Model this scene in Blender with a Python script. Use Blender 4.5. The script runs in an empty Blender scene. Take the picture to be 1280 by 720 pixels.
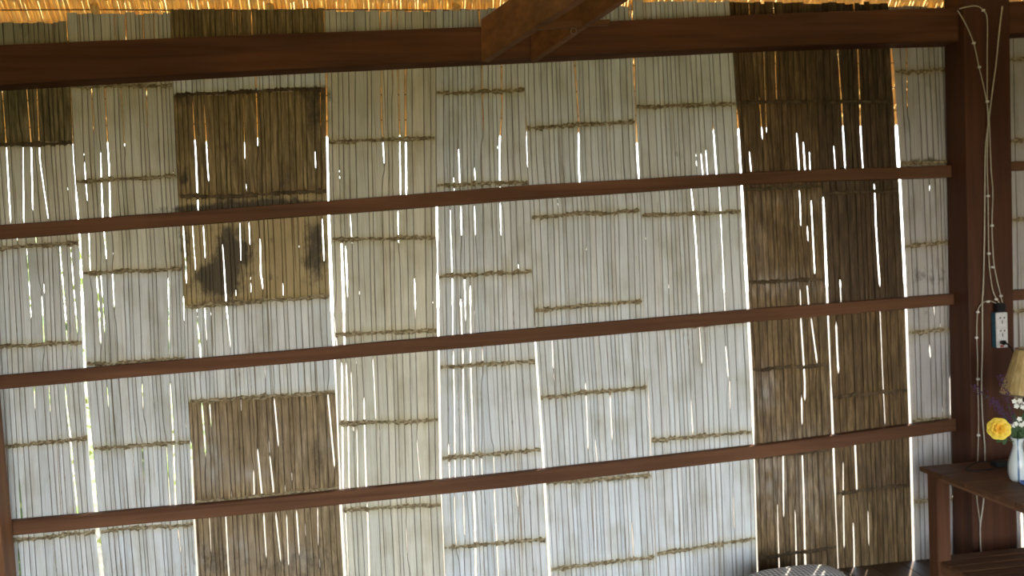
import bpy, bmesh, math, random
from mathutils import Vector, Matrix, noise

random.seed(7)
sc = bpy.context.scene
COL = sc.collection

# ------------------------------------------------------------------ camera
F = 1100.0                     # focal length in pixels of a 1280 wide frame
CAM = Vector((0.0, -4.0, 1.595))
YAW, PITCH, ROLL = math.radians(8.7), math.radians(-2.0), math.radians(2.5)
cam_d = bpy.data.cameras.new('camera'); cam = bpy.data.objects.new('camera', cam_d); COL.objects.link(cam)
cam_d.sensor_width = 36.0; cam_d.lens = F / 1280 * 36.0; cam_d.clip_start = 0.05
R = (Matrix.Rotation(-YAW, 3, 'Z') @ Matrix.Rotation(math.pi/2 + PITCH, 3, 'X') @ Matrix.Rotation(-ROLL, 3, 'Z'))
cam.matrix_world = Matrix.Translation(CAM) @ R.to_4x4()
cam_d.dof.use_dof = True; cam_d.dof.focus_distance = 3.3; cam_d.dof.aperture_fstop = 1.5
sc.camera = cam

def at(px, py, Y=0.0):
    """point of the vertical plane y = Y seen at pixel (px, py)"""
    d = R @ Vector(((px-640)/F, -(py-360)/F, -1.0))
    return CAM + d * ((Y - CAM.y) / d.y)
def atz(px, py, Z):
    d = R @ Vector(((px-640)/F, -(py-360)/F, -1.0))
    return CAM + d * ((Z - CAM.z) / d.z)

# ------------------------------------------------------------------ light
w = bpy.data.worlds.new('sky'); sc.world = w; w.use_nodes = True
nt = w.node_tree; nt.nodes.clear()
wo = nt.nodes.new('ShaderNodeOutputWorld'); bg = nt.nodes.new('ShaderNodeBackground')
tc = nt.nodes.new('ShaderNodeTexCoord'); sp = nt.nodes.new('ShaderNodeSeparateXYZ'); cr = nt.nodes.new('ShaderNodeValToRGB')
cr.color_ramp.elements[0].position = 0.0; cr.color_ramp.elements[0].color = (1.0, 0.96, 0.86, 1)      # hazy horizon
e_ = cr.color_ramp.elements.new(0.14); e_.color = (0.90, 0.97, 1.0, 1)
cr.color_ramp.elements[2].position = 0.8; cr.color_ramp.elements[2].color = (0.42, 0.62, 1.0, 1)
nt.links.new(tc.outputs['Generated'], sp.inputs[0]); nt.links.new(sp.outputs['Z'], cr.inputs[0])
nt.links.new(cr.outputs[0], bg.inputs['Color']); bg.inputs['Strength'].default_value = 6.4
nt.links.new(bg.outputs[0], wo.inputs['Surface'])
sun_d = bpy.data.lights.new('sun', 'SUN'); sun = bpy.data.objects.new('sun', sun_d); COL.objects.link(sun)
sun_d.energy = 8.0; sun_d.color = (1.0, 0.86, 0.66); sun_d.angle = math.radians(0.6)
SUN_FROM = Vector((0.42, 0.55, 1.0)).normalized()      # stands behind the wall, to the right
sun.rotation_euler = SUN_FROM.to_track_quat('Z', 'Y').to_euler(); sun.location = (3, 5, 9)
sc.view_settings.view_transform = 'Standard'; sc.view_settings.look = 'None'
sc.view_settings.gamma = 1.0; sc.view_settings.exposure = 0.54; sc.view_settings.use_curve_mapping = False

# ------------------------------------------------------------------ materials
def newmat(name):
    m = bpy.data.materials.new(name); m.use_nodes = True
    n = m.node_tree; b = n.nodes['Principled BSDF']; return m, n, b
def N(n, t, **kw):
    x = n.nodes.new(t)
    for k, v in kw.items():
        if hasattr(x, k): setattr(x, k, v)
        else: x.inputs[k].default_value = v
    return x
def ramp(n, src, stops):
    r = n.nodes.new('ShaderNodeValToRGB'); e = r.color_ramp.elements
    while len(e) < len(stops): e.new(0.5)
    for i, (p, c) in enumerate(stops):
        e[i].position = p; e[i].color = (c[0], c[1], c[2], 1) if len(c) == 3 else c
    n.links.new(src, r.inputs[0]); return r
def scaled_pos(n, s):
    g = n.nodes.new('ShaderNodeNewGeometry'); v = N(n, 'ShaderNodeVectorMath', operation='MULTIPLY')
    v.inputs[1].default_value = s; n.links.new(g.outputs['Position'], v.inputs[0]); return v.outputs[0]
def mix(n, a, b, f, mode='MIX'):
    m = n.nodes.new('ShaderNodeMix'); m.data_type = 'RGBA'; m.blend_type = mode
    for src, i in ((a, 6), (b, 7)):
        if isinstance(src, tuple): m.inputs[i].default_value = (*src, 1)
        else: n.links.new(src, m.inputs[i])
    if isinstance(f, float): m.inputs[0].default_value = f
    else: n.links.new(f, m.inputs[0])
    return m.outputs[2]
def bump(n, b, h, s, d):
    bp = n.nodes.new('ShaderNodeBump'); bp.inputs['Strength'].default_value = s; bp.inputs['Distance'].default_value = d
    n.links.new(h, bp.inputs['Height']); n.links.new(bp.outputs[0], b.inputs['Normal'])

def plain(name, col, rough=0.6, spec=0.3, metallic=0.0):
    m, n, b = newmat(name)
    nz = N(n, 'ShaderNodeTexNoise'); nz.inputs['Scale'].default_value = 60; n.links.new(scaled_pos(n, (1, 1, 1)), nz.inputs['Vector'])
    r = ramp(n, nz.outputs[0], [(0.3, tuple(c*0.88 for c in col)), (0.7, tuple(min(1, c*1.1) for c in col))])
    n.links.new(r.outputs[0], b.inputs['Base Color'])
    b.inputs['Roughness'].default_value = rough; b.inputs['Specular IOR Level'].default_value = spec; b.inputs['Metallic'].default_value = metallic
    return m

def wood(name, dark, light, axis='X', rough=0.55, scale=1.0):
    m, n, b = newmat(name)
    s = {'X': (1.2, 26, 26), 'Y': (26, 1.2, 26), 'Z': (26, 26, 1.2)}[axis]
    nz = N(n, 'ShaderNodeTexNoise'); nz.inputs['Scale'].default_value = 1.0*scale; nz.inputs['Detail'].default_value = 6; nz.inputs['Distortion'].default_value = 0.6
    n.links.new(scaled_pos(n, s), nz.inputs['Vector'])
    s2 = {'X': (1.0, 5, 5), 'Y': (5, 1.0, 5), 'Z': (5, 5, 1.0)}[axis]
    n2 = N(n, 'ShaderNodeTexNoise'); n2.inputs['Scale'].default_value = 1.3*scale; n2.inputs['Detail'].default_value = 3
    n.links.new(scaled_pos(n, s2), n2.inputs['Vector'])
    r = ramp(n, nz.outputs[0], [(0.25, dark), (0.75, light)])
    r2 = ramp(n, n2.outputs[0], [(0.3, (0.7, 0.68, 0.66)), (0.7, (1.1, 1.1, 1.1))])
    n.links.new(mix(n, r.outputs[0], r2.outputs[0], 1.0, 'MULTIPLY'), b.inputs['Base Color'])
    b.inputs['Roughness'].default_value = rough; b.inputs['Specular IOR Level'].default_value = 0.25
    bump(n, b, nz.outputs[0], 0.4, 0.002)
    return m

def bamboo_material():
    """flattened bamboo: tone and dirtiness come with the strip, streaks and mould from noise"""
    m, n, b = newmat('split_bamboo')
    tone = N(n, 'ShaderNodeAttribute', attribute_name='tone'); dirt = N(n, 'ShaderNodeAttribute', attribute_name='dirt')
    st = N(n, 'ShaderNodeTexNoise'); st.inputs['Scale'].default_value = 1; st.inputs['Detail'].default_value = 5
    n.links.new(scaled_pos(n, (300, 300, 5)), st.inputs['Vector'])
    r = ramp(n, st.outputs[0], [(0.25, (0.78, 0.76, 0.72)), (0.6, (1.04, 1.04, 1.04))])
    c1 = mix(n, tone.outputs['Color'], r.outputs[0], 1.0, 'MULTIPLY')
    # weathered (dark) lengths are blotchy and streaked
    w1 = N(n, 'ShaderNodeTexNoise'); w1.inputs['Scale'].default_value = 1; w1.inputs['Detail'].default_value = 7; w1.inputs['Roughness'].default_value = .65
    n.links.new(scaled_pos(n, (90, 90, 9)), w1.inputs['Vector'])
    rw = ramp(n, w1.outputs[0], [(0.30, (.42, .40, .38)), (0.5, (.95, .95, .95)), (0.68, (1.9, 1.95, 2.05))])
    sw = n.nodes.new('ShaderNodeSeparateColor'); n.links.new(tone.outputs['Color'], sw.inputs[0])
    dk = N(n, 'ShaderNodeMapRange'); n.links.new(sw.outputs[0], dk.inputs[0]); dk.inputs[1].default_value = .34; dk.inputs[2].default_value = .22; dk.inputs[3].default_value = 0; dk.inputs[4].default_value = 1
    c1 = mix(n, c1, mix(n, c1, rw.outputs[0], 1.0, 'MULTIPLY'), dk.outputs[0])
    hl = N(n, 'ShaderNodeTexNoise'); hl.inputs['Scale'].default_value = 1; hl.inputs['Detail'].default_value = 2
    n.links.new(scaled_pos(n, (170, 170, 1.3)), hl.inputs['Vector'])
    rh = ramp(n, hl.outputs[0], [(0.31, (.46, .36, .26)), (0.36, (1, 1, 1))])
    c1 = mix(n, c1, rh.outputs[0], 1.0, 'MULTIPLY')
    big = N(n, 'ShaderNodeTexNoise'); big.inputs['Scale'].default_value = 1; big.inputs['Detail'].default_value = 4
    n.links.new(scaled_pos(n, (9, 9, 4.5)), big.inputs['Vector'])
    rb = ramp(n, big.outputs[0], [(0.28, (0.80, 0.77, 0.68)), (0.5, (1.02, 1.02, 1.02)), (0.65, (1.06, 1.06, 1.07))])
    c2 = mix(n, c1, rb.outputs[0], 1.0, 'MULTIPLY')
    # mould: dirt attribute raises the threshold of a mottled noise
    mo = N(n, 'ShaderNodeTexNoise'); mo.inputs['Scale'].default_value = 1; mo.inputs['Detail'].default_value = 8; mo.inputs['Roughness'].default_value = 0.68
    n.links.new(scaled_pos(n, (34, 34, 20)), mo.inputs['Vector'])
    sep = n.nodes.new('ShaderNodeSeparateColor'); n.links.new(dirt.outputs['Color'], sep.inputs[0])
    ad = N(n, 'ShaderNodeMath', operation='ADD'); n.links.new(mo.outputs[0], ad.inputs[0]); n.links.new(sep.outputs[0], ad.inputs[1])
    rm = ramp(n, ad.outputs[0], [(0.70, (0, 0, 0)), (0.98, (.9, .9, .9))])
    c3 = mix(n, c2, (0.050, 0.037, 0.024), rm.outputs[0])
    n.links.new(c3, b.inputs['Base Color'])
    b.inputs['Roughness'].default_value = 0.6; b.inputs['Specular IOR Level'].default_value = 0.25
    bump(n, b, st.outputs[0], 0.35, 0.0015)
    return m

def thatch_material():
    m = bpy.data.materials.new('thatch'); m.use_nodes = True; n = m.node_tree; n.nodes.clear()
    out = n.nodes.new('ShaderNodeOutputMaterial')
    nz = N(n, 'ShaderNodeTexNoise'); nz.inputs['Scale'].default_value = 1; nz.inputs['Detail'].default_value = 3
    n.links.new(scaled_pos(n, (170, 14, 14)), nz.inputs['Vector'])
    r = ramp(n, nz.outputs[0], [(0.3, (0.74, 0.50, 0.19)), (0.7, (0.97, 0.84, 0.46))])
    d = n.nodes.new('ShaderNodeBsdfDiffuse'); t = n.nodes.new('ShaderNodeBsdfTranslucent'); mx = n.nodes.new('ShaderNodeMixShader')
    n.links.new(r.outputs[0], d.inputs[0]); n.links.new(r.outputs[0], t.inputs[0]); mx.inputs[0].default_value = 0.38
    n.links.new(d.outputs[0], mx.inputs[1]); n.links.new(t.outputs[0], mx.inputs[2]); n.links.new(mx.outputs[0], out.inputs[0])
    return m

M = {}
M['beam'] = wood('dark_beam_wood', (0.070, 0.026, 0.011), (0.15, 0.060, 0.027), rough=.8)
M['brace'] = wood('brace_wood', (0.13, 0.056, 0.024), (0.25, 0.110, 0.045))
M['rail'] = wood('rail_wood', (0.095, 0.041, 0.020), (0.175, 0.082, 0.042), rough=.85)
M['post'] = wood('post_wood', (0.060, 0.024, 0.013), (0.105, 0.040, 0.021), 'Z')
M['left_post'] = wood('left_post_wood', (0.15, 0.065, 0.03), (0.25, 0.115, 0.05), 'Z')
M['table'] = wood('table_wood', (0.085, 0.036, 0.017), (0.17, 0.080, 0.037))
M['table_leg'] = wood('table_leg_wood', (0.080, 0.030, 0.015), (0.14, 0.060, 0.028), 'Z')
M['table_lit_side'] = wood('table_lit_side_wood', (0.13, 0.06, 0.03), (0.23, 0.115, 0.055), 'Y')  # table wood lightened to paint sunlight on its left side
M['floor'] = wood('floor_wood', (0.07, 0.042, 0.025), (0.13, 0.08, 0.045), 'Y')
M['bamboo'] = bamboo_material()
M['thatch'] = thatch_material()
M['dark_node'] = wood('dark_bamboo_node', (0.045, 0.030, 0.015), (0.15, 0.105, 0.06), 'Z', 0.85, 1.5)
M['stitch'] = plain('thatch_stitch', (0.10, 0.05, 0.02), 0.9)
M['light_block'] = plain('light_block_dark', (0.07, 0.045, 0.02), 0.95)  # dark tone of the layer added to stop light through the roof
M['cord'] = plain('cream_cord', (0.50, 0.47, 0.38), 0.5)
M['clip'] = plain('white_plastic', (0.72, 0.72, 0.70), 0.4)
M['casing'] = plain('power_strip_white', (0.66, 0.66, 0.67), 0.35)
M['casing_side'] = plain('power_strip_side', (0.04, 0.13, 0.19), 0.5)
M['black'] = plain('black_plastic', (0.012, 0.012, 0.013), 0.45)
M['red'] = plain('red_switch', (0.5, 0.05, 0.04), 0.4)
M['leaf'] = plain('green_leaf', (0.035, 0.075, 0.025), 0.5)
M['stem'] = plain('green_stem', (0.05, 0.10, 0.03), 0.5)
M['purple'] = plain('purple_blossom', (0.095, 0.038, 0.105), 0.7)
M['white_petal'] = plain('white_petal', (0.85, 0.86, 0.80), 0.5)
M['blue'] = plain('blue_glaze', (0.10, 0.20, 0.55), 0.3)
M['metal'] = plain('dull_metal', (0.35, 0.30, 0.25), 0.4, 0.5, 0.8)
m, n, b = newmat('bamboo_node'); nz = N(n, 'ShaderNodeTexNoise'); nz.inputs['Scale'].default_value = 1; nz.inputs['Detail'].default_value = 5
n.links.new(scaled_pos(n, (70, 70, 140)), nz.inputs['Vector']); r_n = ramp(n, nz.outputs[0], [(.32, (.085, .058, .028)), (.5, (.24, .185, .10)), (.7, (.46, .39, .26))])
n.links.new(r_n.outputs[0], b.inputs['Base Color']); b.inputs['Roughness'].default_value = .85; bump(n, b, nz.outputs[0], .25, .001); M['node'] = m
M['ground'] = plain('pale_ground', (0.20, 0.15, 0.09), 0.9); M['bounce_grass'] = plain('bounce_grass', (0.32, 0.235, 0.075), 0.9)  # the front ground is toned to bounce warm light up the wall
M['bush'] = plain('bush_leaf', (0.34, 0.42, 0.12), 0.6)

# ------------------------------------------------------------------ helpers
def obj(name, bm, mat, parent=None, smooth=False, base=None):
    """link a bmesh built in world coordinates; its origin goes to the parent's base"""
    me = bpy.data.meshes.new(name)
    bmesh.ops.recalc_face_normals(bm, faces=bm.faces[:])
    off = WB(parent) if parent else (base or Vector((0, 0, 0)))
    bmesh.ops.translate(bm, verts=bm.verts[:], vec=-off)
    bm.to_mesh(me); bm.free()
    for m in (mat if isinstance(mat, (list, tuple)) else [mat]): me.materials.append(m)
    if smooth:
        for p in me.polygons: p.use_smooth = True
    o = bpy.data.objects.new(name, me); COL.objects.link(o)
    if parent: o.parent = parent
    else: o.location = off
    BASE[o.name] = off
    return o
BASE = {}
def WB(o): return BASE[o.name]
def tag(o, label=None, cat=None, group=None, kind=None):
    if label: o['label'] = label
    if cat: o['category'] = cat
    if group: o['group'] = group
    if kind: o['kind'] = kind
    return o
def empty(name, loc, parent=None):
    o = bpy.data.objects.new(name, None); COL.objects.link(o); o.empty_display_size = 0.1
    loc = Vector(loc)
    if parent: o.parent = parent; o.location = loc - WB(parent)
    else: o.location = loc
    BASE[o.name] = loc
    return o
def box(bm, a, b, bevel=0.0):
    """axis-aligned box between two corners"""
    r = bmesh.ops.create_cube(bm, size=1.0)
    c = [(a[i]+b[i])/2 for i in range(3)]; s = [abs(b[i]-a[i]) for i in range(3)]
    for v in r['verts']: v.co = Vector((c[0]+v.co.x*s[0], c[1]+v.co.y*s[1], c[2]+v.co.z*s[2]))
    if bevel:
        es = {e for v in r['verts'] for e in v.link_edges}
        bmesh.ops.bevel(bm, geom=list(es), offset=bevel, segments=2, affect='EDGES')
    return bm
def beam_mesh(secs, bevel=0.0):
    """loft through sections, each a list of 4 points"""
    bm = bmesh.new(); rings = [[bm.verts.new(p) for p in s] for s in secs]
    k = len(rings[0])
    for a, b in zip(rings, rings[1:]):
        for i in range(k): bm.faces.new((a[i], a[(i+1) % k], b[(i+1) % k], b[i]))
    bm.faces.new(rings[0]); bm.faces.new(rings[-1][::-1])
    return bm
def tube(bm, pts, rad, seg=6):
    pts = [Vector(p) for p in pts]; rings = []
    rad = rad if isinstance(rad, (list, tuple)) else [rad]*len(pts)
    for i, p in enumerate(pts):
        t = (pts[min(i+1, len(pts)-1)] - pts[max(i-1, 0)]).normalized()
        u = t.cross(Vector((0, 1, 0)));  u = u if u.length > 1e-3 else t.cross(Vector((1, 0, 0)))
        u.normalize(); v = t.cross(u)
        rings.append([bm.verts.new(p + (u*math.cos(a)+v*math.sin(a))*rad[i]) for a in [2*math.pi*j/seg for j in range(seg)]])
    for a, b in zip(rings, rings[1:]):
        for j in range(seg): bm.faces.new((a[j], a[(j+1) % seg], b[(j+1) % seg], b[j]))
    bm.faces.new(rings[0]); bm.faces.new(rings[-1][::-1])
    return bm
def spline(pts, n=6):
    pts = [Vector(p) for p in pts]; out = []
    for i in range(len(pts)-1):
        p0, p1, p2, p3 = pts[max(i-1, 0)], pts[i], pts[i+1], pts[min(i+2, len(pts)-1)]
        for k in range(n):
            t = k/n
            out.append(0.5*((2*p1)+(-p0+p2)*t+(2*p0-5*p1+4*p2-p3)*t*t+(-p0+3*p1-3*p2+p3)*t**3))
    out.append(pts[-1]); return out
def lathe(bm, prof, c, seg=24, ribs=None):
    rings = []
    for r, z in prof:
        rings.append([bm.verts.new((c[0]+r*math.cos(2*math.pi*j/seg), c[1]+r*math.sin(2*math.pi*j/seg), c[2]+z)) for j in range(seg)])
    for a, b in zip(rings, rings[1:]):
        for j in range(seg): bm.faces.new((a[j], a[(j+1) % seg], b[(j+1) % seg], b[j]))
    return rings
def lerp(pts, y):
    if y <= pts[0][0]:
        a, b = pts[0], pts[1]
    elif y >= pts[-1][0]:
        a, b = pts[-2], pts[-1]
    else:
        for a, b in zip(pts, pts[1:]):
            if a[0] <= y <= b[0]: break
    t = (y-a[0])/(b[0]-a[0]); return a[1]+(b[1]-a[1])*t
def clampi(pts, y):
    return lerp(pts, min(max(y, pts[0][0]), pts[-1][0]))

# ------------------------------------------------------------------ the setting
FLOOR_Z = 0.0
# floor of wide boards
fl = tag(empty('floor', (0, -2, 0)), 'brown wooden board floor at the foot of the bamboo wall', 'floor', kind='structure')
x = -3.0
while x < 4.2:
    bm = bmesh.new(); wd = 0.145+random.uniform(-.01, .01)
    box(bm, (x, -6.0, -0.04), (x+wd-0.006, -0.012, 0.0-random.uniform(0, .002)))
    obj('floor_board', bm, M['floor'], fl); x += wd
bm = bmesh.new(); box(bm, (-3.0, -6.0, -0.09), (4.3, 0.0, -0.045)); obj('floor_joist', bm, M['floor'], fl)

# wall_back: flattened bamboo culms side by side
wall = tag(empty('wall_back', (0, 0, 0)), 'wall of tall flattened bamboo sheets behind brown horizontal rails', 'wall', kind='structure')

WHITE = (0.65, 0.675, 0.69); CREAM = (0.62, 0.60, 0.51); DARK = (0.235, 0.168, 0.078); DK2 = (0.13, 0.080, 0.036); DK3 = (0.082, 0.052, 0.027); BR7 = (0.165, 0.108, 0.052)
TAN = (0.40, 0.31, 0.165); BRN = (0.25, 0.18, 0.10); OLIVE = (0.17, 0.135, 0.066); GREY = (0.46, 0.44, 0.44)
EDGE = (0.11, 0.062, 0.028)
bnd = [
 [(-60, -300), (900, -255)],
 [(-60, -165), (900, -112)],
 [(-60, -45), (300, -20), (900, 12)],
 [(25, 83), (100, 88), (200, 92), (300, 100), (480, 107), (590, 116), (660, 122), (720, 128)],
 [(20, 213), (100, 216), (230, 222), (330, 228), (450, 232), (560, 239), (650, 243), (720, 247)],
 [(15, 405), (90, 408), (180, 409), (273, 411), (407, 416), (480, 420), (580, 424), (633, 426), (720, 431)],
 [(20, 545), (180, 545), (263, 546), (420, 548), (480, 549), (600, 551), (720, 556)],
 [(15, 655), (100, 656), (200, 659), (260, 663), (428, 669), (500, 674), (590, 680), (610, 681), (720, 687)],
 [(10, 790), (100, 793), (200, 797), (260, 801), (400, 805), (500, 811), (575, 814), (720, 821)],
 [(5, 912), (60, 916), (180, 924), (250, 928), (370, 934), (470, 939), (550, 942), (720, 947)],
 [(5, 1018), (100, 1020), (220, 1026), (250, 1029), (375, 1034), (470, 1038), (545, 1041), (600, 1043), (720, 1048)],
 [(5, 1110), (60, 1114), (137, 1119), (205, 1123), (230, 1125), (370, 1132), (460, 1135), (540, 1138), (700, 1142)],
 [(5, 1230), (720, 1243)],
 [(5, 1352), (720, 1366)],
 [(5, 1480), (720, 1500)],
]
# gaps at the boundary i: (y, width px)
bgap = {
 3: [(20, 2.2), (55, 2), (100, .6), (235, .8), (245, 3), (280, 3), (330, 4), (465, 5), (500, 5), (560, 7), (640, 6), (660, 7), (720, 7), (900, 5)],
 4: [(20, 0), (370, 0), (375, 1.5), (390, 1), (410, 0), (550, 0), (557, 3), (650, 3.2), (720, 3), (900, 1)],
 5: [(60, 1.5), (100, 2.4), (150, 3), (250, 3.2), (265, 5), (410, 5.5), (440, 4), (480, 3), (600, 2), (633, 5), (720, 5), (900, 2)],
 6: [(240, 0), (262, 3.8), (300, 3.8), (305, .9), (340, .9), (350, 4), (415, 4.2), (440, 3.5), (600, 4.2), (625, 2), (720, 1.5), (900, 1)],
 7: [(60, 0), (185, .6), (240, .2), (405, .3), (425, 3.5), (590, 4.2), (610, 4.5), (720, 4.5), (900, 2)],
 8: [(60, 3), (105, 3), (115, 1), (150, 1), (158, 3), (215, 3), (225, .3), (480, .4), (500, 1), (570, 1), (590, .4), (720, .5)],
 9: [(60, 0), (135, 0), (142, 3), (215, 3.2), (235, 4), (470, 5), (535, 4), (550, 2.2), (720, 2.2), (900, 1)],
 10: [(245, 0), (250, 3.6), (375, 4), (395, 3), (480, 2), (493, 3.5), (545, 4), (610, 3.5), (625, 2), (700, 1.8), (900, 0)],
 11: [(20, 0), (50, 3), (90, 6), (135, 5), (205, 6), (230, 4), (380, 4), (480, 3.8), (700, 4), (900, 3)],
 13: [(600, 0), (900, 0)],
}
g = lambda *a: list(a)
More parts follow.
